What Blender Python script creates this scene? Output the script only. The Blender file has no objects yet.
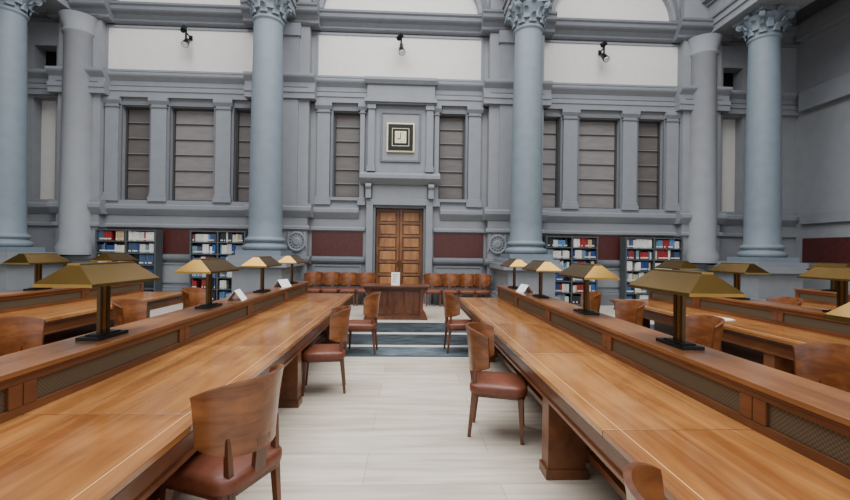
import bpy, math, random
from mathutils import Vector, Matrix
random.seed(7)
C=-0.27      # symmetry axis of the hall
W=13.2       # front face of the end wall
scene=bpy.context.scene

# ---------------------------------------------------------------- materials
def new_mat(name):
    m=bpy.data.materials.new(name); m.use_nodes=True
    nt=m.node_tree; b=nt.nodes['Principled BSDF']
    return m,nt,b
def N(nt,t,**k):
    n=nt.nodes.new(t)
    for a,v in k.items():
        if a in n.inputs: n.inputs[a].default_value=v
        else: setattr(n,a,v)
    return n
def s2l(c):
    return tuple(((v/255)/12.92 if v/255<=0.04045 else ((v/255+0.055)/1.055)**2.4) for v in c)+(1,)
def mat(name,col,rough=0.6,metal=0.0,var=0.08,scale=(3,3,3),nscale=2.0,bump=0.0,detail=6,coat=0.0,spec=0.5):
    m,nt,b=new_mat(name)
    c=s2l(col)
    tc=N(nt,'ShaderNodeTexCoord'); mp=N(nt,'ShaderNodeMapping'); mp.inputs['Scale'].default_value=scale
    nt.links.new(tc.outputs['Object'],mp.inputs['Vector'])
    no=N(nt,'ShaderNodeTexNoise'); no.inputs['Scale'].default_value=nscale; no.inputs['Detail'].default_value=detail
    nt.links.new(mp.outputs[0],no.inputs['Vector'])
    r=N(nt,'ShaderNodeValToRGB')
    r.color_ramp.elements[0].position=0.3; r.color_ramp.elements[1].position=0.7
    r.color_ramp.elements[0].color=tuple(v*(1-var) for v in c[:3])+(1,)
    r.color_ramp.elements[1].color=tuple(min(1,v*(1+var)) for v in c[:3])+(1,)
    nt.links.new(no.outputs['Fac'],r.inputs[0]); nt.links.new(r.outputs[0],b.inputs['Base Color'])
    b.inputs['Roughness'].default_value=rough; b.inputs['Metallic'].default_value=metal
    b.inputs['Specular IOR Level'].default_value=spec
    b.inputs['Coat Weight'].default_value=coat
    if bump:
        bp=N(nt,'ShaderNodeBump'); bp.inputs['Strength'].default_value=bump; bp.inputs['Distance'].default_value=0.01
        nt.links.new(no.outputs['Fac'],bp.inputs['Height']); nt.links.new(bp.outputs[0],b.inputs['Normal'])
    return m
def wood(name,c1,c2,scale,rough=0.35,coat=0.2):
    m,nt,b=new_mat(name)
    tc=N(nt,'ShaderNodeTexCoord'); mp=N(nt,'ShaderNodeMapping'); mp.inputs['Scale'].default_value=scale
    nt.links.new(tc.outputs['Object'],mp.inputs['Vector'])
    no=N(nt,'ShaderNodeTexNoise'); no.inputs['Scale'].default_value=1.0; no.inputs['Detail'].default_value=9; no.inputs['Distortion'].default_value=0.8
    no.inputs['Roughness'].default_value=0.6
    nt.links.new(mp.outputs[0],no.inputs['Vector'])
    r=N(nt,'ShaderNodeValToRGB'); r.color_ramp.elements[0].position=0.34; r.color_ramp.elements[1].position=0.66
    r.color_ramp.elements[0].color=s2l(c1); r.color_ramp.elements[1].color=s2l(c2)
    nt.links.new(no.outputs['Fac'],r.inputs[0])
    n2=N(nt,'ShaderNodeTexNoise'); n2.inputs['Scale'].default_value=1.3; n2.inputs['Detail'].default_value=5; n2.inputs['Distortion'].default_value=1.0
    nt.links.new(tc.outputs['Object'],n2.inputs['Vector'])
    mx=N(nt,'ShaderNodeMix',data_type='RGBA',blend_type='MULTIPLY'); mx.inputs[0].default_value=0.55
    r2=N(nt,'ShaderNodeValToRGB'); r2.color_ramp.elements[0].position=0.38; r2.color_ramp.elements[0].color=(0.55,0.49,0.42,1); r2.color_ramp.elements[1].position=0.6
    nt.links.new(n2.outputs['Fac'],r2.inputs[0])
    nt.links.new(r.outputs[0],mx.inputs[6]); nt.links.new(r2.outputs[0],mx.inputs[7])
    nt.links.new(mx.outputs[2],b.inputs['Base Color'])
    b.inputs['Roughness'].default_value=rough; b.inputs['Coat Weight'].default_value=coat; b.inputs['Coat Roughness'].default_value=0.15
    return m

M_wall=mat('wall_grey_stone',(134,137,142),0.8,var=0.05,nscale=1.0)
M_trim=mat('trim_grey_stone',(128,132,138),0.75,var=0.05,nscale=1.2)
M_dark=mat('moulding_dark_stone',(104,108,114),0.75,var=0.06)
M_col=mat('column_bluegrey_stone',(113,125,135),0.6,var=0.06,nscale=1.5)
M_white=mat('plaster_offwhite',(208,206,201),0.85,var=0.03)
M_red=mat('porphyry_red_marble',(74,34,31),0.4,var=0.3,nscale=6)
M_glass=mat('window_dull_glass',(94,89,87),0.45,var=0.12,scale=(1,1,4),nscale=2)
M_glass2=mat('window_pale_glass',(124,119,119),0.45,var=0.12,scale=(1,1,4),nscale=2)
M_bar=mat('window_iron_bar',(58,55,55),0.5)
M_black=mat('black_metal_and_opening_dark',(14,14,15),0.4,metal=0.3)
M_shelf=mat('shelf_grey_metal',(76,82,85),0.5,metal=0.1)
M_brass=mat('brass_shade',(150,118,62),0.24,metal=1.0,var=0.08)
M_bronze=mat('dark_bronze',(84,68,46),0.35,metal=0.9)
M_tube=mat('lamp_tube_glass',(225,225,220),0.3)
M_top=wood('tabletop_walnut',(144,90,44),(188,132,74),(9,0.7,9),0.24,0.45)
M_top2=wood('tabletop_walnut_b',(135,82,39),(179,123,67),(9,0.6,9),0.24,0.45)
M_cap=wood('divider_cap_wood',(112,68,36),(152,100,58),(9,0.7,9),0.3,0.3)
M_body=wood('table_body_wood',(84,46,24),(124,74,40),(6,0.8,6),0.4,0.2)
M_inlay=mat('inlay_light_wood',(210,162,108),0.35,var=0.05)
M_seam=mat('seam_dark_wood',(60,36,22),0.5)
M_chair=wood('chair_walnut',(110,62,34),(162,102,58),(4,4,14),0.3,0.35)
M_chaird=wood('chair_leg_wood',(82,44,26),(116,68,41),(8,8,2),0.38,0.2)
M_leather=mat('leather_brown',(112,60,40),0.42,var=0.15,nscale=8,bump=0.15)
M_door=wood('door_walnut',(100,62,34),(144,94,53),(6,6,0.8),0.4,0.1)
M_door2=wood('door_panel_walnut',(138,90,50),(180,126,78),(8,8,0.8),0.4,0.1)
M_desk=wood('desk_walnut',(84,46,30),(118,70,44),(1,6,6),0.4,0.1)
M_paper=mat('white_paper',(232,232,228),0.8,var=0.02)
M_cream=mat('clock_cream',(226,218,190),0.5,var=0.04)
M_gold=mat('clock_ivory_frame',(222,214,180),0.5)
M_ceil=mat('ceiling_plaster',(190,190,188),0.9,var=0.03)

M_grille,nt,b=new_mat('divider_bronze_grille')
tc=N(nt,'ShaderNodeTexCoord'); ck=N(nt,'ShaderNodeTexChecker'); ck.inputs['Scale'].default_value=90
ck.inputs['Color1'].default_value=s2l((100,88,68)); ck.inputs['Color2'].default_value=s2l((78,67,52))
nt.links.new(tc.outputs['Object'],ck.inputs['Vector']); nt.links.new(ck.outputs[0],b.inputs['Base Color'])
b.inputs['Roughness'].default_value=0.55; b.inputs['Metallic'].default_value=0.2

# floor: pale stone slabs
M_floor,nt,b=new_mat('floor_pale_marble')
tc=N(nt,'ShaderNodeTexCoord'); mp=N(nt,'ShaderNodeMapping')
mp.inputs['Location'].default_value=(0.28,0.2,0)
nt.links.new(tc.outputs['Object'],mp.inputs['Vector'])
br=N(nt,'ShaderNodeTexBrick'); br.inputs['Scale'].default_value=1.0; br.inputs['Brick Width'].default_value=1.9; br.inputs['Row Height'].default_value=0.45
br.inputs['Mortar Size'].default_value=0.003; br.inputs['Mortar Smooth'].default_value=0.3
br.inputs['Color1'].default_value=s2l((220,211,196)); br.inputs['Color2'].default_value=s2l((202,192,175)); br.inputs['Mortar'].default_value=s2l((166,155,138))
nt.links.new(mp.outputs[0],br.inputs['Vector'])
mp2=N(nt,'ShaderNodeMapping'); mp2.inputs['Scale'].default_value=(0.7,7,1); nt.links.new(tc.outputs['Object'],mp2.inputs['Vector'])
no=N(nt,'ShaderNodeTexNoise'); no.inputs['Scale'].default_value=1.6; no.inputs['Detail'].default_value=7; nt.links.new(mp2.outputs[0],no.inputs['Vector'])
r=N(nt,'ShaderNodeValToRGB'); r.color_ramp.elements[0].position=0.3; r.color_ramp.elements[0].color=(0.64,0.60,0.55,1); r.color_ramp.elements[1].position=0.62
nt.links.new(no.outputs['Fac'],r.inputs[0])
mx=N(nt,'ShaderNodeMix',data_type='RGBA',blend_type='MULTIPLY'); mx.inputs[0].default_value=0.8
nt.links.new(br.outputs['Color'],mx.inputs[6]); nt.links.new(r.outputs[0],mx.inputs[7]); nt.links.new(mx.outputs[2],b.inputs['Base Color'])
b.inputs['Roughness'].default_value=0.28
def marble(name,c1,c2):
    m,nt,b=new_mat(name)
    tc=N(nt,'ShaderNodeTexCoord'); mp=N(nt,'ShaderNodeMapping'); mp.inputs['Scale'].default_value=(0.8,2.5,1)
    nt.links.new(tc.outputs['Object'],mp.inputs['Vector'])
    no=N(nt,'ShaderNodeTexNoise'); no.inputs['Scale'].default_value=2.5; no.inputs['Detail'].default_value=9; no.inputs['Distortion'].default_value=1.6
    nt.links.new(mp.outputs[0],no.inputs['Vector'])
    r=N(nt,'ShaderNodeValToRGB'); r.color_ramp.elements[0].position=0.4; r.color_ramp.elements[1].position=0.68
    r.color_ramp.elements[0].color=s2l(c1); r.color_ramp.elements[1].color=s2l(c2)
    nt.links.new(no.outputs['Fac'],r.inputs[0]); nt.links.new(r.outputs[0],b.inputs['Base Color']); b.inputs['Roughness'].default_value=0.45
    return m
M_green=marble('green_marble',(28,38,44),(70,86,92))
M_green2=marble('grey_green_marble',(66,82,90),(112,128,134))
M_pale=mat('pale_marble_strip',(208,206,199),0.35,var=0.05)

# ---------------------------------------------------------------- mesh builder
class MB:
    def __init__(s): s.v=[];s.f=[];s.m=[];s.mats=[];s.sm=[]
    def mi(s,m):
        if m not in s.mats: s.mats.append(m)
        return s.mats.index(m)
    def add(s,vs,fs,m,smooth=False):
        o=len(s.v); s.v+= [tuple(v) for v in vs]; i=s.mi(m)
        for f in fs: s.f.append([o+k for k in f]); s.m.append(i); s.sm.append(smooth)
    def box(s,x0,x1,y0,y1,z0,z1,m):
        x0,x1=min(x0,x1),max(x0,x1);y0,y1=min(y0,y1),max(y0,y1);z0,z1=min(z0,z1),max(z0,z1)
        vs=[(x0,y0,z0),(x1,y0,z0),(x1,y1,z0),(x0,y1,z0),(x0,y0,z1),(x1,y0,z1),(x1,y1,z1),(x0,y1,z1)]
        s.add(vs,[(0,3,2,1),(4,5,6,7),(0,1,5,4),(1,2,6,5),(2,3,7,6),(3,0,4,7)],m)
    def hexa(s,bot,top,m):
        s.add(list(bot)+list(top),[(0,3,2,1),(4,5,6,7),(0,1,5,4),(1,2,6,5),(2,3,7,6),(3,0,4,7)],m)
    def prism(s,pts,axis,a,b,m,smooth=False):
        n=len(pts)
        def P(p,t):
            return (t,p[0],p[1]) if axis=='x' else ((p[0],t,p[1]) if axis=='y' else (p[0],p[1],t))
        vs=[P(p,a) for p in pts]+[P(p,b) for p in pts]
        s.add(vs,[(i,(i+1)%n,n+(i+1)%n,n+i) for i in range(n)],m,smooth)
        s.add(vs,[tuple(range(n))[::-1],tuple(range(n,2*n))],m)
    def lathe(s,prof,cx,cy,m,n=32,smooth=True,sq=None):
        vs=[]
        for r,z in prof:
            for k in range(n):
                a=2*math.pi*k/n; vs.append((cx+r*math.cos(a),cy+r*math.sin(a),z))
        fs=[]
        for j in range(len(prof)-1):
            for k in range(n):
                fs.append((j*n+k,j*n+(k+1)%n,(j+1)*n+(k+1)%n,(j+1)*n+k))
        s.add(vs,fs,m,smooth)
        s.add(vs,[tuple(range(n))[::-1],tuple(range((len(prof)-1)*n,len(prof)*n))],m)
    def cyl(s,p,q,r0,r1,m,n=12,smooth=True):
        p=Vector(p);q=Vector(q);d=(q-p).normalized()
        u=d.orthogonal().normalized();w=d.cross(u)
        vs=[]
        for c,r in((p,r0),(q,r1)):
            for k in range(n):
                a=2*math.pi*k/n; vs.append(tuple(c+u*r*math.cos(a)+w*r*math.sin(a)))
        s.add(vs,[(k,(k+1)%n,n+(k+1)%n,n+k) for k in range(n)],m,smooth)
        s.add(vs,[tuple(range(n))[::-1],tuple(range(n,2*n))],m)
    def torus(s,c,ax,R,r,m,n=24,k=8,sx=1,sz=1):
        vs=[];fs=[]
        for i in range(n):
            a=2*math.pi*i/n
            for j in range(k):
                b=2*math.pi*j/k
                rr=R+r*math.cos(b); h=r*math.sin(b)
                if ax=='y': vs.append((c[0]+rr*math.cos(a)*sx,c[1]+h,c[2]+rr*math.sin(a)*sz))
                else: vs.append((c[0]+rr*math.cos(a)*sx,c[1]+rr*math.sin(a)*sz,c[2]+h))
        for i in range(n):
            for j in range(k):
                fs.append((i*k+j,((i+1)%n)*k+j,((i+1)%n)*k+(j+1)%k,i*k+(j+1)%k))
        s.add(vs,fs,m,True)
    def mesh(s,name):
        me=bpy.data.meshes.new(name); me.from_pydata(s.v,[],s.f)
        for m in s.mats: me.materials.append(m)
        me.polygons.foreach_set('material_index',s.m); me.polygons.foreach_set('use_smooth',s.sm)
        me.update()
        import bmesh
        bm=bmesh.new(); bm.from_mesh(me); bmesh.ops.recalc_face_normals(bm,faces=bm.faces); bm.to_mesh(me); bm.free()
        return me
    def obj(s,name,bevel=0,loc=(0,0,0),rot=0,seg=2):
        o=bpy.data.objects.new(name,s.mesh(name)); scene.collection.objects.link(o)
        o.location=loc; o.rotation_euler=(0,0,rot)
        if bevel:
            b=o.modifiers.new('bev','BEVEL'); b.width=bevel; b.segments=seg; b.limit_method='ANGLE'; b.angle_limit=math.radians(50)
        return o
def inst(src,name,loc,rot=0):
    o=bpy.data.objects.new(name,src.data); scene.collection.objects.link(o); o.location=loc; o.rotation_euler=(0,0,rot)
    for md in src.modifiers:
        n=o.modifiers.new(md.name,md.type)
        if md.type=='BEVEL': n.width=md.width;n.segments=md.segments;n.limit_method=md.limit_method;n.angle_limit=md.angle_limit
    return o

# ---------------------------------------------------------------- floor
mb=MB(); XL,XR=C-12.6,C+12.6; Y0=-3
mb.box(XL-.3,XR+.3,Y0,W+1.2,-0.2,0,M_floor); mb.obj('floor')
mb=MB()
e=0.004
for (a,bb,m) in [(6.40,6.48,M_pale),(6.48,6.56,M_green),(6.56,7.15,M_green2),(7.15,7.3,M_pale),(7.3,8.25,M_green),(8.25,8.42,M_pale),(8.42,9.6,M_green),(9.6,9.7,M_pale)]:
    mb.box(-9.0,8.5,a,bb,0,e,m)
mb.obj('trim_floor_marble_bands')

# ---------------------------------------------------------------- end wall with openings
wins=[]
for sgn in(-1,1):
    for a,bb,z0,glass in [(1.2,2.02,3.2,M_glass),(4.2,4.98,3.0,M_glass2 if sgn>0 else M_glass),(5.57,6.87,3.0,M_glass2),(7.45,8.27,3.0,M_glass)]:
        x0,x1=sorted((C+sgn*a,C+sgn*bb)); wins.append((x0,x1,z0,5.83,glass))
DC=-0.24
holes=[(w[0],w[1],w[2],w[3]) for w in wins]+[(DC-.73,DC+.73,0,2.92)]
niche=[]
for sgn in(-1,1):
    x0,x1=sorted((C+sgn*10.2,C+sgn*10.85)); niche.append((x0,x1)); holes.append((x0,x1,2.98,6.0)); holes.append((x0,x1,6.85,7.55))
mb=MB()
xs=sorted(set([XL,XR]+[h[0] for h in holes]+[h[1] for h in holes]))
for i in range(len(xs)-1):
    xa,xb=xs[i],xs[i+1]; xm=(xa+xb)/2
    hs=sorted([(h[2],h[3]) for h in holes if h[0]<xm<h[1]]); z=0
    for a,bb in hs:
        if a>z: mb.box(xa,xb,W,W+.5,z,a,M_wall)
        z=bb
    mb.box(xa,xb,W,W+.5,z,13,M_wall)
for x0,x1 in niche:
    mb.box(x0,x1,W+.3,W+.5,2.98,6.0,M_white); mb.box(x0,x1,W+.42,W+.5,6.85,7.55,M_black)  # black back of the upper opening is painted in for its unlit depth
for sgn in(-1,1):
    mb.box(C+sgn*2.7,C+sgn*4.36,W-.3,W,0,13,M_wall)
    mb.box(C+sgn*3.0,C+sgn*4.06,W-.37,W,2.8,7.9,M_trim)
    mb.box(C+sgn*2.95,C+sgn*4.11,W-.43,W,7.9,8.26,M_trim)
    mb.box(C+sgn*8.75,C+sgn*9.95,W-.25,W,0,13,M_wall)
    mb.lathe([(.50,1.36),(.50,1.6),(.46,1.64),(.46,1.7),(.42,1.75),(.40,4.5),(.37,7.7),(.42,7.74),(.42,7.8),(.38,7.84),(.50,8.24)],C+sgn*9.35,W-.25,M_wall,28)
# carved medallions, part of the pier masonry
for s in(-1,1):
    cx=C+s*3.0; y=W-.335
    mb.torus((cx,y,1.83),'y',.25,.045,M_trim,28,8,1,1.05); mb.torus((cx,y,1.83),'y',.15,.03,M_trim,24,8,1,1.1)
    mb.cyl((cx,y-.05,1.83),(cx,y+.04,1.83),.09,.24,M_trim,16)
    for k in range(14):
        a=2*math.pi*k/14; mb.cyl((cx+.2*math.cos(a),y-.03,1.83+.21*math.sin(a)),(cx+.2*math.cos(a),y+.02,1.83+.21*math.sin(a)),.025,.04,M_trim,8)
    for q in(-1,1): mb.cyl((cx+q*.22,y,2.12),(cx+q*.3,y,1.6),.045,.025,M_trim,8)
mb.obj('wall_back')

segs=[(C-2.7,C+2.7,0)]
for sgn in(-1,1):
    for a,bb,p in [(2.7,4.36,.3),(4.36,8.75,0),(8.75,9.95,.25),(9.95,12.6,0)]:
        x0,x1=sorted((C+sgn*a,C+sgn*bb)); segs.append((x0,x1,p))
def prof_max(prof): return max(p for p,z in prof)
def band(prof,name,m,skipdoor=None,only=None):
    mb=MB()
    for x0,x1,p in segs:
        pm=prof_max(prof)*(0 if p==0 else .8)
        parts=[(x0-pm,x1+pm)]
        if skipdoor and x0<DC<x1: parts=[(x0,DC-skipdoor),(DC+skipdoor,x1)]
        for a,bb in parts:
            for (p0,z0),(p1,z1) in zip(prof[:-1],prof[1:]):
                if z1-z0<1e-5: continue
                mb.prism([(W+.02,z0),(W-p-p0,z0),(W-p-p1,z1),(W+.02,z1)],'x',a,bb,m)
    return mb.obj(name)
band([(.14,0),(.14,.34),(.10,.38),(.10,.42),(.05,.46),(.05,.5)],'baseboard_back',M_dark,1.04)
band([(.04,1.18),(.09,1.22),(.12,1.27),(.12,1.33),(.06,1.36),(.04,1.40)],'trim_dado_lower',M_dark,1.04)
band([(.03,2.17),(.08,2.2),(.08,2.27),(.03,2.31)],'trim_dado_upper',M_trim,1.04)
band([(.03,2.56),(.06,2.6),(.14,2.70),(.165,2.74),(.165,2.84),(.1,2.88),(.1,2.955)],'trim_sill_course',M_trim,1.24)
band([(.13,6.05),(.13,6.2),(.16,6.22),(.16,6.34),(.1,6.36),(.1,6.52),(.16,6.58),(.22,6.64),(.24,6.68),(.24,6.74),(.1,6.8)],'trim_entablature',M_trim)
band([(.05,8.24),(.1,8.28),(.1,8.36),(.18,8.46),(.27,8.52),(.3,8.56),(.3,8.66),(.34,8.7),(.34,8.76),(.05,8.84)],'trim_cornice',M_dark)
mb=MB()
for x0,x1,p in segs:
    mb.box(x0+.01,x1-.01,W-p-.115,W,6.375,6.395,M_dark); mb.box(x0+.01,x1-.01,W-p-.115,W,8.3,8.32,M_dark)
def panel(mb,x0,x1,z0,z1,m,pr=.02,y=W,fr=M_trim,fw=.05):
    mb.box(x0,x1,y-pr,y+.01,z0,z1,m)
    for a in((x0-fw,x1+fw,z0-fw,z0),(x0-fw,x1+fw,z1,z1+fw),(x0-fw,x0,z0,z1),(x1,x1+fw,z0,z1)):
        mb.box(a[0],a[1],y-pr-.03,y+.01,a[2],a[3],fr)
for sgn in(-1,1):
    for a,bb in[(1.08,2.62),(4.5,8.65)]:
        x0,x1=sorted((C+sgn*a,C+sgn*bb)); mb.box(x0,x1,W-.02,W+.01,1.42,2.16,M_red)
        panel(mb,x0+.08,x1-.08,.6,1.1,M_wall,.01)
mb.obj('trim_marble_dado_panels')
mb=MB()
for x0,x1 in[(C-2.5,C+2.47),(C-8.75+.05,C-4.4),(C+4.4,C+8.75-.05)]:
    panel(mb,x0,x1,6.9,8.14,M_white,.01,fr=M_trim,fw=.06)
mb.obj('trim_white_frieze_panels')
mb=MB()
def arch(mb,cx,hw,z0,rise,wd,m,y0,y1):
    n=28;o=[];i=[]
    for k in range(n+1):
        a=math.pi*k/n
        o.append((cx+(hw+wd)*math.cos(a),z0+(rise+wd)*math.sin(a))); i.append((cx+hw*math.cos(a),z0+rise*math.sin(a)))
    for k in range(n):
        mb.prism([o[k],o[k+1],i[k+1],i[k]],'y',y0,y1,m)
    return i
for cx,hw in[(C,2.35),(C-6.55,1.85),(C+6.55,1.85)]:
    i=arch(mb,cx,hw,8.86,1.5,.12,M_trim,W-.2,W+.01); arch(mb,cx,hw+.12,8.86,1.62,.2,M_dark,W-.12,W+.01)
    mb.prism(i,'y',W-.03,W,M_white)
mb.obj('trim_lunette_arches')

mb=MB()
def pil(x,w,z0,z1=6.04,pr=.11):
    mb.box(x-w/2,x+w/2,W-pr,W,z0,z1,M_trim)
    mb.box(x-w/2-.05,x+w/2+.05,W-pr-.05,W,z0,z0+.14,M_trim); mb.box(x-w/2-.025,x+w/2+.025,W-pr-.025,W,z0+.14,z0+.24,M_trim)
    mb.box(x-w/2-.03,x+w/2+.03,W-pr-.03,W,z1-.3,z1-.26,M_dark)
    mb.prism([(W,z1-.2),(W-pr-.0,z1-.2),(W-pr-.07,z1-.1),(W-pr-.07,z1-.0),(W,z1-.0)],'x',x-w/2-.06,x+w/2+.06,M_trim)
for sgn in(-1,1):
    for a,w in[(2.3,.38),(1.16-.03,.14)]: pil(C+sgn*a,w,2.96)
    for a,w in[(4.0,.3),(5.275,.44),(7.16,.44),(8.52,.38)]: pil(C+sgn*a,w,2.96)
mb.obj('trim_window_pilasters',bevel=.008)

for i,(x0,x1,z0,z1,g) in enumerate(wins):
    mb=MB(); y=W+.18
    mb.box(x0,x1,y+.04,y+.1,z0,z1,g)
    fw=.05
    for a in((x0,x0+fw,z0,z1),(x1-fw,x1,z0,z1),(x0+fw,x1-fw,z0,z0+fw),(x0+fw,x1-fw,z1-fw,z1)): mb.box(a[0],a[1],y-.03,y+.05,a[2],a[3],M_bar)
    n=6
    for k in range(1,n):
        z=z0+(z1-z0)*k/n; mb.box(x0+fw,x1-fw,y,y+.05,z-.012,z+.012,M_bar); mb.box(x0+fw,x1-fw,y+.02,y+.05,z+.013,z+.03,M_wall)
    w=.07
    for a in((x0-w,x0,z0,z1),(x1,x1+w,z0,z1),(x0-w,x1+w,z1,z1+w)): mb.box(a[0],a[1],W-.05,W+.01,a[2],a[3],M_dark)
    mb.box(x0-w-.02,x1+w+.02,W-.09,W+.01,z0-.09,z0-.0,M_trim)
    mb.obj('window_%d'%(i+1))

# door and its surround
mb=MB()
y=W+.16
mb.box(DC-.725,DC+.725,y+.05,y+.1,0.003,2.91,M_door)
for s in(-1,1):
    for a in((0.01,.09),(.64,.72),): mb.box(DC+s*a[0],DC+s*a[1],y,y+.06,0.003,2.9,M_door)
    nrow=7
    for k in range(nrow+1):
        z=.05+2.8*k/nrow; mb.box(DC+s*.09,DC+s*.64,y+.003,y+.06,z-.035,z+.035,M_door)
    for k in range(nrow):
        z=.05+2.8*(k+.5)/nrow; mb.box(DC+s*.13,DC+s*.60,y+.012,y+.06,z-.13,z+.13,M_door2)
    mb.cyl((DC+s*.05,y-.04,1.1),(DC+s*.05,y-.04,1.3),.015,.015,M_brass)
    for zz in(1.12,1.28): mb.cyl((DC+s*.05,y-.04,zz),(DC+s*.05,y+.01,zz),.01,.01,M_brass)
mb.obj('door_1',bevel=.008)
mb=MB()
for s in(-1,1):
    mb.box(DC+s*.73,DC+s*.80,W-.1,W+.2,0,2.9,M_dark)
    mb.box(DC+s*.80,DC+s*1.0,W-.19,W+.02,0,2.98,M_trim)
    mb.box(DC+s*.86,DC+s*1.02,W-.3,W,3.17,3.6,M_trim)
    mb.cyl((DC+s*.855,W-.28,3.53),(DC+s*1.025,W-.28,3.53),.08,.08,M_trim)
    mb.cyl((DC+s*.855,W-.2,3.27),(DC+s*1.025,W-.2,3.27),.06,.06,M_trim)
mb.box(DC-1.0,DC+1.0,W-.19,W+.02,2.98,3.16,M_trim); mb.box(DC-.8,DC+.8,W-.1,W+.2,2.9,2.98,M_dark)
mb.box(DC-.84,DC+.84,W-.12,W,3.16,3.6,M_wall)
mb.prism([(W,3.6),(W-.2,3.6),(W-.36,3.72),(W-.4,3.76),(W-.4,3.86),(W-.15,3.975),(W,3.975)],'x',DC-1.2,DC+1.2,M_trim)
mb.obj('trim_door_surround',bevel=.006)
mb=MB()
mb.box(DC-1.0,DC+1.0,W-.12,W,3.98,6.0,M_trim)
for s in(-1,1):
    mb.box(DC+s*.78,DC+s*.98,W-.22,W,4.14,5.86,M_trim); mb.box(DC+s*.75,DC+s*1.01,W-.26,W,3.98,4.14,M_trim); mb.box(DC+s*.75,DC+s*1.01,W-.26,W,5.86,6.0,M_trim)
panel(mb,DC-.55,DC+.55,4.35,5.75,M_wall,.02,y=W-.12,fr=M_dark,fw=.06)
mb.box(DC-1.08,DC+1.08,W-.34,W,6.05,6.16,M_trim); mb.box(DC-1.04,DC+1.04,W-.29,W,6.0,6.05,M_dark)
mb.prism([(W,6.6),(W-.3,6.6),(W-.38,6.7),(W-.38,6.78),(W,6.86)],'x',DC-1.08,DC+1.08,M_trim)
mb.box(DC-1.02,DC+1.02,W-.24,W,6.16,6.6,M_trim)
mb.obj('trim_clock_aedicule',bevel=.006)
mb=MB(); y=W-.14
mb.box(-.42,.42,y-.08,y,-.44,.44,M_gold); mb.box(-.375,.375,y-.1,y-.02,-.395,.395,M_black)
mb.box(-.17,.17,y-.115,y-.05,-.18,.18,M_cream)
for s in(-1,1):
    mb.box(s*.25-.008,s*.25+.008,y-.106,y-.05,-.27,.27,M_gold); mb.box(-.242,.242,y-.106,y-.05,s*.262-.008,s*.262+.008,M_gold)
for k in range(12):
    a=k*math.pi/6; mb.box(.13*math.sin(a)-.01,.13*math.sin(a)+.01,y-.12,y-.1,.13*math.cos(a)-.012,.13*math.cos(a)+.012,M_black)
mb.box(-.012,.012,y-.125,y-.11,-.02,.12,M_black); mb.box(-.09,.01,y-.125,y-.11,-.06,-.035,M_black)
mb.obj('wall_clock',bevel=.004,loc=(DC,0,5.02))

# ---------------------------------------------------------------- columns
def column_mesh():
    mb=MB()
    mb.box(-.8,.8,-.8,1.15,0,.35,M_dark); mb.box(-.72,.72,-.72,1.15,.35,.45,M_trim)
    mb.box(-.62,.62,-.62,1.15,.45,1.08,M_trim)
    mb.box(-.68,.68,-.68,1.15,1.08,1.14,M_dark); mb.box(-.78,.78,-.78,1.15,1.14,1.3,M_trim)
    mb.box(-.7,.7,-.7,.9,1.3,1.42,M_trim); mb.box(-.57,.57,-.57,.57,1.42,1.56,M_col)
    prof=[(.52,1.56),(.56,1.59),(.57,1.64),(.56,1.69),(.5,1.72),(.47,1.75),(.47,1.78),(.51,1.8),(.52,1.84),(.5,1.88),(.45,1.9),(.45,1.93),(.43,1.97)]
    for k in range(1,13):
        t=k/12; prof.append((.43-.065*t**1.6,1.97+(7.6-1.97)*t))
    prof+= [(.365,7.62),(.4,7.64),(.41,7.67),(.4,7.7),(.37,7.72),(.37,7.76),(.38,7.9),(.42,8.1),(.5,8.26)]
    mb.lathe(prof,0,0,M_col,40)
    for row,(z0,h,n,r0) in enumerate([(7.76,.22,8,.38),(7.86,.3,8,.40)]):
        for k in range(n):
            a=2*math.pi*(k+.5*row)/n; ca,sa=math.cos(a),math.sin(a); wd=.11
            prev=None
            for j in range(6):
                t=j/5; rr=r0+.02+.16*t**3; z=z0+h*(t if t<.85 else .85-(t-.85)*.8)
                ww=wd*(1-.6*t**2)
                L=[(ca*rr-sa*q*ww,sa*rr+ca*q*ww,z) for q in(-1,1)]; L2=[(ca*(rr+.035)-sa*q*ww*.6,sa*(rr+.035)+ca*q*ww*.6,z) for q in(-1,1)]
                cur=L+L2[::-1]
                if prev: mb.hexa(prev,cur,M_col)
                prev=cur
    for k in range(4):
        a=math.pi/4+k*math.pi/2; ca,sa=math.cos(a),math.sin(a)
        for rr,zz,R in((.56,8.2,.1),):
            c=Vector((ca*rr,sa*rr,zz)); t=Vector((-sa,ca,0))
            mb.cyl(c-t*.06,c+t*.06,R,R,M_col,16); mb.cyl(c-t*.08,c+t*.08,R*.5,R*.5,M_col,12)
        mb.cyl((ca*.4,sa*.4,8.0),(ca*.55,sa*.55,8.26),.04,.06,M_col,8)
    for k in range(4):
        a=k*math.pi/2; mb.cyl((.5*math.cos(a),.5*math.sin(a),8.3),(.56*math.cos(a),.56*math.sin(a),8.3),.08,.06,M_col,10)
    pts=[]
    for k in range(4):
        a=math.pi/4+k*math.pi/2; b2=a+math.pi/2
        p=Vector((math.cos(a),math.sin(a)))*.74; q=Vector((math.cos(b2),math.sin(b2)))*.74
        nrm=-(p+q).normalized()
        for j in range(8):
            t=j/8; v=p.lerp(q,t)+nrm*.09*math.sin(math.pi*t); pts.append((v.x,v.y))
    mb.prism(pts,'z',8.28,8.4,M_col)
    return mb
colobj=None
YC=11.7
for x,y in[(C-3.53,YC),(C+3.53,YC),(C+10.25,YC),(C-10.25,YC),(C+10.25,4.9),(C-10.25,4.9)]:
    if colobj is None: colobj=column_mesh().obj('stone_column',loc=(x,y,0))
    else: inst(colobj,'stone_column',(x,y,0))
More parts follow.
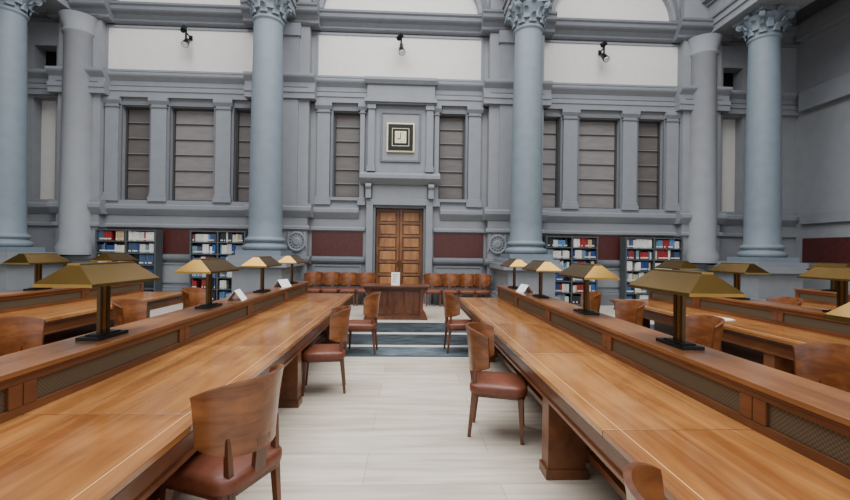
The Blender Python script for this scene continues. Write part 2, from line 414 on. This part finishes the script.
lev=[(0,8.4,8.6),(.05,8.6,8.78),(.1,8.78,8.84),(0,8.84,9.3),(.08,9.3,9.4),(.22,9.4,9.55),(.3,9.55,9.7),(.1,9.7,13)]
mb=MB()
for s in(-1,1):
    for p,z0,z1 in lev:
        x=C+s*3.53; mb.box(x-.45-p,x+.45+p,YC-.45-p,W-.2,z0,z1,M_trim if z0!=8.78 else M_dark)
mb.obj('trim_column_entablature')
mb=MB()
for s in(-1,1):
    for p,z0,z1 in lev:
        x=C+s*10.25; mb.box(x-.75-p,x+.75+p,Y0,W-.2,z0,z1,M_trim if z0!=8.78 else M_dark)
mb.obj('trim_side_entablature')

# side walls / ceiling
for nm,s in(('left',-1),('right',1)):
    mb=MB(); x=C+s*12.6
    mb.box(x,x+s*.3,Y0,W+.5,0,13,M_wall)
    mb.obj('wall_'+nm)
    mb=MB()
    for p,z0,z1 in((.14,0,.45),(.1,1.2,1.4),(.12,2.6,2.9),(.2,6.1,6.7),(.3,8.3,8.8)): mb.box(x-s*p,x,Y0,W-.3,z0,z1,M_trim)
    mb.box(x-s*.02,x,Y0,W-.3,1.42,2.16,M_red)
    mb.obj('trim_side_'+nm)
mb=MB(); mb.box(XL-.3,XR+.3,Y0,W+.5,13,13.2,M_ceil)
for k in range(7): mb.box(XL,XR,Y0+k*2.6,Y0+k*2.6+.3,12.7,13,M_ceil)
mb.obj('ceiling')

# ---------------------------------------------------------------- wall spotlights
def spot():
    mb=MB()
    mb.box(-.05,.05,-.04,0,.1,.24,M_black); mb.cyl((0,-.02,.18),(0,-.3,.2),.022,.022,M_black,10)
    mb.cyl((0,-.3,.28),(0,-.3,-.05),.03,.03,M_black,10)
    mb.cyl((-.1,-.3,.24),(.02,-.42,.3),.07,.07,M_black,14)
    mb.cyl((.0,-.22,.0),(.03,-.42,-.22),.075,.1,M_black,16); mb.cyl((.03,-.415,-.215),(.034,-.43,-.235),.085,.085,M_tube,16)
    return mb
s0=spot().obj('wall_spotlight',loc=(C-6.3,W-.01,7.72))
inst(s0,'wall_spotlight',(DC-.02,W-.01,7.7)); inst(s0,'wall_spotlight',(C+6.2,W-.01,7.7))

# ---------------------------------------------------------------- bookshelves
cols=[mat('book_%d'%i,c,.6,var=.1) for i,c in enumerate([(28,60,120),(40,90,150),(204,204,198),(218,215,208),(140,36,36),(34,38,48),(110,130,140),(180,160,122),(80,126,166),(190,190,186),(214,214,210),(60,80,110)])]
def shelf(x0,x1,seed,fill):
    rnd=random.Random(seed); w=x1-x0; h=2.1; d=.36; yb=W-.16
    mb=MB()
    mb.box(0,w,-.02,0,0,h,M_shelf)
    for x in(0,w/2-.02,w-.04): mb.box(x,x+.04,-d,-.02,0,h+.01,M_shelf)
    zs=[.08,.42,.76,1.1,1.44,1.78]
    for z in zs+[h-.0]: mb.box(.005,w-.005,-d+.005,-.02,z-.03,z,M_shelf)
    mb.box(.01,w-.01,-d+.02,-.02,0,.05,M_shelf)
    mb.obj('bookshelf',loc=(x0,yb,0))
    mb=MB()
    for k,z in enumerate(zs):
        for half in(0,1):
            x=.06+half*w/2; xe=w/2-.05+half*w/2
            while x<xe-.05:
                if rnd.random()>fill[k]: x+=rnd.uniform(.05,.2); continue
                m=rnd.choice(cols); n=rnd.randint(1,6); hh=rnd.uniform(.2,.29); t=rnd.uniform(.025,.05)
                for q in range(n):
                    if x+t>xe: break
                    mb.box(x,x+t-.003,-d+.04+rnd.uniform(0,.02),-.06,z+.001,z+hh,m)
                    if rnd.random()<.7: mb.box(x+.004,x+t-.007,-d+.036,-d+.07,z+.03,z+.07,cols[3])
                    x+=t
    mb.obj('shelved_books',loc=(x0,yb,0))
full=[.9]*6
shelf(C-6.0,C-4.42,1,[.9,.9,.9,.9,.95,.95]); shelf(C+4.42,C+6.0,2,full)
shelf(C-8.65,C-6.95,3,[.2,.2,.4,.9,.95,.95]); shelf(C+6.85,C+8.62,4,[.4,.8,.9,.95,.95,.95])

# ---------------------------------------------------------------- reading tables
TH=.745; DT=.98
def table(xi,xa,xb,xo,y0,y1,posts,legs,name='reading_table'):
    """xi inner edge, xa..xb divider, xo outer edge"""
    mb=MB()
    ys=[y0]+[p for p in posts if y0<p<y1]+[y1]
    for (e0,e1) in((xi,xa),(xo,xb)):
        t=1 if e1>e0 else -1
        for k in range(len(ys)-1):
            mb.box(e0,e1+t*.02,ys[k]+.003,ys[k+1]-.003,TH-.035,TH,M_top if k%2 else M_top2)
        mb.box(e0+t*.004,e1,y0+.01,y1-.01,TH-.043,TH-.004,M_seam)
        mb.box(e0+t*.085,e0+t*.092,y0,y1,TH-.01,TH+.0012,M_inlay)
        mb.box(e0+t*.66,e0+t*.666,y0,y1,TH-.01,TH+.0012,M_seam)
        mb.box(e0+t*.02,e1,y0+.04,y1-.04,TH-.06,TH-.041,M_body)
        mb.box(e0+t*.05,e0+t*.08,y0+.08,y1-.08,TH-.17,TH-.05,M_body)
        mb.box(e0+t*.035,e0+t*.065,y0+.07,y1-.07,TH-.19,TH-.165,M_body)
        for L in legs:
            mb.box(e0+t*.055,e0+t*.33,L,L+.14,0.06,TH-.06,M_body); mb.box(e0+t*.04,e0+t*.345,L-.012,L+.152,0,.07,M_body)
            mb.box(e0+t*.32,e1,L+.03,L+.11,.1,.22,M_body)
        mb.box(e0+t*.36,e0+t*.46,y0+.3,y1-.3,.12,.17,M_chair)
    lo,hi=min(xa,xb),max(xa,xb)
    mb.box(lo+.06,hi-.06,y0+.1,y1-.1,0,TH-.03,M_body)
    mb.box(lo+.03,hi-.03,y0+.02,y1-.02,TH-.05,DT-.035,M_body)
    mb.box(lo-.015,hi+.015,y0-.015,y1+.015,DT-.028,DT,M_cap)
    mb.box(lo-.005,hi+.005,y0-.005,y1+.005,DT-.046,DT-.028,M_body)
    for xf,t in((lo,1),(hi,-1)):
        mb.box(xf,xf+t*.035,y0,y1,TH-.03,TH+.045,M_body); mb.box(xf,xf+t*.035,y0,y1,DT-.075,DT-.046,M_body)
        for k in range(len(ys)-1):
            a,bb=ys[k],ys[k+1]
            mb.box(xf-t*.002,xf+t*.033,a+.003,a+.08,TH+.046,DT-.076,M_body); mb.box(xf-t*.002,xf+t*.033,bb-.08,bb-.003,TH+.046,DT-.076,M_body)
            mb.box(xf+t*.015,xf+t*.04,a+.08,bb-.08,TH+.045,DT-.075,M_grille)
    for yy in(y0,y1): mb.box(lo+.01,hi-.01,yy-.008,yy+.008,TH,DT-.047,M_body)
    return mb.obj(name,bevel=.003)
RP=[2.05-1.55*2,2.05-1.55,2.05,3.6,5.15,6.65]; LP=[-.9,.68,2.26,3.84,5.42,7.0]
table(.96,1.71,2.02,2.77,-1.5,8.0,RP,[-.1,3.0,6.2])
table(-1.03,-1.93,-2.24,-3.12,-1.5,8.5,LP,[1.2,4.4,7.4])
table(3.85,4.6,4.91,5.66,1.0,8.0,RP,[1.4,4.4,7.2])
table(-4.2,-5.05,-5.36,-6.2,1.0,8.5,LP,[1.4,4.4,7.2])
table(6.75,7.5,7.81,8.56,1.0,8.0,RP,[1.4,4.4,7.2])

# ---------------------------------------------------------------- lamps
def lamp():
    mb=MB()
    mb.box(-.075,.075,-.15,.15,0,.022,M_black); mb.box(-.05,.05,-.1,.1,.022,.032,M_black)
    mb.box(-.012,.012,-.05,-.022,.03,.4,M_bronze); mb.box(-.012,.012,.022,.05,.03,.4,M_bronze); mb.box(-.007,.007,-.022,.022,.03,.4,M_brass)
    def ring(hx,hy,z): return [(-hx,-hy,z),(hx,-hy,z),(hx,hy,z),(-hx,hy,z)]
    rings=[ring(.175,.36,.368),(ring(.172,.357,.388)),ring(.04,.275,.50),ring(.036,.27,.512)]
    inn=[ring(.168,.353,.368),ring(.034,.265,.492)]
    for a,bb in zip(rings[:-1],rings[1:]): mb.add(a+bb,[(k,(k+1)%4,4+(k+1)%4,4+k) for k in range(4)],M_brass)
    mb.add(rings[-1],[(0,1,2,3)],M_brass)
    mb.add(rings[0]+inn[0],[(k,(k+1)%4,4+(k+1)%4,4+k) for k in range(4)],M_brass)
    mb.add(inn[0]+inn[1],[(k,(k+1)%4,4+(k+1)%4,4+k) for k in range(4)],M_brass); mb.add(inn[1],[(3,2,1,0)],M_brass)
    mb.cyl((0,-.24,.415),(0,.24,.415),.014,.014,M_tube,10)
    mb.box(-.02,.02,-.05,.05,.4,.495,M_bronze)
    return mb
l0=None
pos=[(1.87,2.85-1.53*1),(1.87,2.87),(1.87,4.4),(1.87,5.93),(1.87,7.4),(-2.08,3.05-1.58),(-2.08,3.05),(-2.08,4.63),(-2.08,6.3),(-2.08,7.9)]
pos+=[(4.755,y) for y in(2.9,4.5,6.0,7.4)]+[(-5.2,y) for y in(2.9,4.6,6.3,7.9)]+[(7.655,y) for y in(4.5,6.0,7.4)]
for x,y in pos:
    if l0 is None: l0=lamp().obj('desk_lamp',loc=(x,y,DT))
    else: inst(l0,'desk_lamp',(x,y,DT))

# ---------------------------------------------------------------- chair (faces +X locally)
def chair():
    mb=MB()
    n=22; R=.275; rows=[(.555,0),(.59,.0),(.70,.008),(.80,.018),(.90,.032),(.945,.04)]
    A=math.radians(76)
    grid=[]
    for th in(0,.024):
        g=[]
        for j,(z,off) in enumerate(rows):
            row=[]
            for k in range(n+1):
                q=-1+2*k/n; a=math.pi+A*q
                rr=R+off-th
                zz=z
                if j>=3: zz=z-.06*abs(q)**3*(j-2)/3
                if j<=1: zz=z+.07*abs(q)**2.5
                row.append((rr*math.cos(a)*.95,rr*math.sin(a)*.98,zz))
            g.append(row)
        grid.append(g)
    vs=[p for g in grid for r in g for p in r]; nr=len(rows); nc=n+1
    idx=lambda g,j,k:g*nr*nc+j*nc+k
    fs=[]
    for g in(0,1):
        for j in range(nr-1):
            for k in range(n): fs.append((idx(g,j,k),idx(g,j,k+1),idx(g,j+1,k+1),idx(g,j+1,k)))
    mb.add(vs,fs,M_chair,True)
    fs=[]
    for k in range(n):
        for j in(0,nr-1): fs.append((idx(0,j,k),idx(0,j,k+1),idx(1,j,k+1),idx(1,j,k)))
    for j in range(nr-1):
        for k in(0,n): fs.append((idx(0,j,k),idx(0,j+1,k),idx(1,j+1,k),idx(1,j,k)))
    mb.add(vs,fs,M_chaird)
    def rr(hx0,hx1,hy,rad,z0,z1,m,crown=0):
        pts=[]
        for (px,py,a0) in((hx1-rad,hy-rad,0),(hx0+rad,hy-rad,90),(hx0+rad,-hy+rad,180),(hx1-rad,-hy+rad,270)):
            for j in range(6):
                a=math.radians(a0+18*j); pts.append((px+rad*math.cos(a),py+rad*math.sin(a)))
        if not crown: mb.prism(pts,'z',z0,z1,m,False); return
        cxx=(hx0+hx1)/2; n=len(pts); vs=[];L=[(1,z0),(1.01,z0+.015),(1.01,z1-.02),(.97,z1-.004),(.85,z1+.008),(.5,z1+.014)]
        for s,z in L:
            for p in pts: vs.append((cxx+(p[0]-cxx)*s,p[1]*s,z))
        vs.append((cxx,0,z1+.016)); fs=[]
        for j in range(len(L)-1):
            for k in range(n): fs.append((j*n+k,j*n+(k+1)%n,(j+1)*n+(k+1)%n,(j+1)*n+k))
        for k in range(n): fs.append(((len(L)-1)*n+k,(len(L)-1)*n+(k+1)%n,len(L)*n))
        mb.add(vs,fs,m,True)
    rr(-.225,.235,.225,.08,.37,.41,M_chaird); rr(-.235,.25,.238,.09,.40,.470,M_leather,1)
    def leg(x0,y0,x1,y1,z1,w0,w1,z0=0):
        b=[(x0+a*w0,y0+c*w0,z0) for a,c in((-1,-1),(1,-1),(1,1),(-1,1))]; t=[(x1+a*w1,y1+c*w1,z1) for a,c in((-1,-1),(1,-1),(1,1),(-1,1))]
        mb.hexa(b,t,M_chaird)
    for s in(-1,1):
        leg(.215,s*.2,.195,s*.19,.38,.014,.022)
        leg(-.235,s*.165,-.195,s*.17,.40,.014,.021)
        leg(-.195,s*.17,-.188,s*.178,.66,.019,.014,.40)
    b=[(-.235,-.04,.41),(-.205,-.04,.41),(-.205,.04,.41),(-.235,.04,.41)]; t=[(-.262,-.05,.62),(-.238,-.05,.62),(-.238,.05,.62),(-.262,.05,.62)]
    mb.hexa(b,t,M_chaird)
    return mb
R=math.radians
chairs=[(-.98,2.40,158),(-.93,4.97,188),(-.70,6.8,178),(.83,3.80,-16),(.88,6.9,4),(.92,1.12,0),
        (-.95,.4,180),
        (3.02,4.45,178),(2.98,5.85,183),(3.03,7.25,178),(3.0,3.0,180),(-3.4,4.0,0),(-3.3,5.5,4),(-3.35,7.2,-3),(-3.4,2.6,3),
        (5.95,3.4,180),(5.95,5.0,176),(5.9,6.6,180),(3.6,2.3,0)]
c0=None
for x,y,a in chairs:
    if c0 is None: c0=chair().obj('reading_chair',bevel=.003,loc=(x,y,0),rot=R(a))
    else: inst(c0,'reading_chair',(x,y,0),R(a))
for x in(-2.70,-2.2,-1.7,-1.2,.78,1.28,1.78,2.22): inst(c0,'reading_chair',(x,12.6,0),R(-90+random.uniform(-4,4)))

# ---------------------------------------------------------------- information desk
mb=MB()
mb.box(-.78,.78,-.36,.36,.75,.79,M_desk); mb.box(-.74,.74,-.33,.33,.71,.75,M_chaird)
mb.box(-.6,.6,-.26,.3,.08,.71,M_desk)
for k in range(3):
    x=-.56+.38*k; mb.box(x,x+.35,-.275,-.25,.14,.66,M_chaird)
for s in(-1,1):
    mb.prism([(s*.56,.0),(s*.74,.0),(s*.72,.08),(s*.64,.2),(s*.62,.45),(s*.66,.62),(s*.74,.71),(s*.56,.71)],'y',-.31,.31,M_desk)
mb.box(-.6,.6,-.28,.3,0,.08,M_chaird)
mb.obj('information_desk',bevel=.006,loc=(-.24,10.25,0))
mb=MB()
mb.hexa([(-.1,-.01,0),(.1,-.01,0),(.1,.0,0),(-.1,.0,0)],[(-.1,.05,.3),(.1,.05,.3),(.1,.06,.3),(-.1,.06,.3)],M_paper)
mb.hexa([(-.03,.15,0),(.03,.15,0),(.03,.16,0),(-.03,.16,0)],[(-.03,.05,.28),(.03,.05,.28),(.03,.06,.28),(-.03,.06,.28)],M_paper)
for k in range(4): mb.box(-.07,.06-.02*k,-.003+(.24-.05*k)*.2-.01,(.24-.05*k)*.2,.24-.05*k,.25-.05*k,M_bar)
mb.obj('sign_stand',loc=(-.26,10.1,.79))
def card(w,h):
    mb=MB()
    mb.hexa([(-.09,-w,0),(-.086,-w,0),(-.086,w,0),(-.09,w,0)],[(-.002,-w,h),(.002,-w,h),(.002,w,h),(-.002,w,h)],M_paper)
    mb.hexa([(.086,-w,0),(.09,-w,0),(.09,w,0),(.086,w,0)],[(-.002,-w,h),(.002,-w,h),(.002,w,h),(-.002,w,h)],M_paper)
    return mb
k0=card(.13,.12).obj('paper_tent_card',loc=(-2.05,5.3,DT),rot=R(8))
inst(k0,'paper_tent_card',(-2.05,7.2,DT),R(-20)); inst(k0,'paper_tent_card',(1.85,6.65,DT),R(10)); inst(k0,'paper_tent_card',(4.75,6.7,DT),R(-8))
mb=MB(); mb.box(-.1,.1,-.15,.15,0,.004,M_paper); mb.box(-.06,.13,-.1,.18,.004,.007,M_paper)
mb.obj('paper_sheets',loc=(4.2,5.6,TH+.002),rot=R(12))

# ---------------------------------------------------------------- lights
def area(name,loc,sx,sy,e,col=(1,1,1),rot=(0,0,0)):
    l=bpy.data.lights.new(name,'AREA'); l.shape='RECTANGLE'; l.size=sx; l.size_y=sy; l.energy=e; l.color=col
    o=bpy.data.objects.new(name,l); scene.collection.objects.link(o); o.location=loc; o.rotation_euler=rot
area('skylight',(C,5.2,12.5),15,12,3700,(.99,.995,1.0))
w=bpy.data.worlds.new('world'); scene.world=w; w.use_nodes=True
w.node_tree.nodes['Background'].inputs[0].default_value=(.96,.975,1,1); w.node_tree.nodes['Background'].inputs[1].default_value=1.15

# ---------------------------------------------------------------- camera
cd=bpy.data.cameras.new('camera'); cam=bpy.data.objects.new('camera',cd); scene.collection.objects.link(cam)
cd.sensor_width=36; cd.lens=430/850*36; cd.clip_end=100
cam.matrix_world=Matrix.Translation((0,0,1.6))@Matrix.Rotation(-math.atan(18/430),4,'Z')@Matrix.Rotation(R(90.15),4,'X')@Matrix.Rotation(.014,4,'Z')
scene.camera=cam
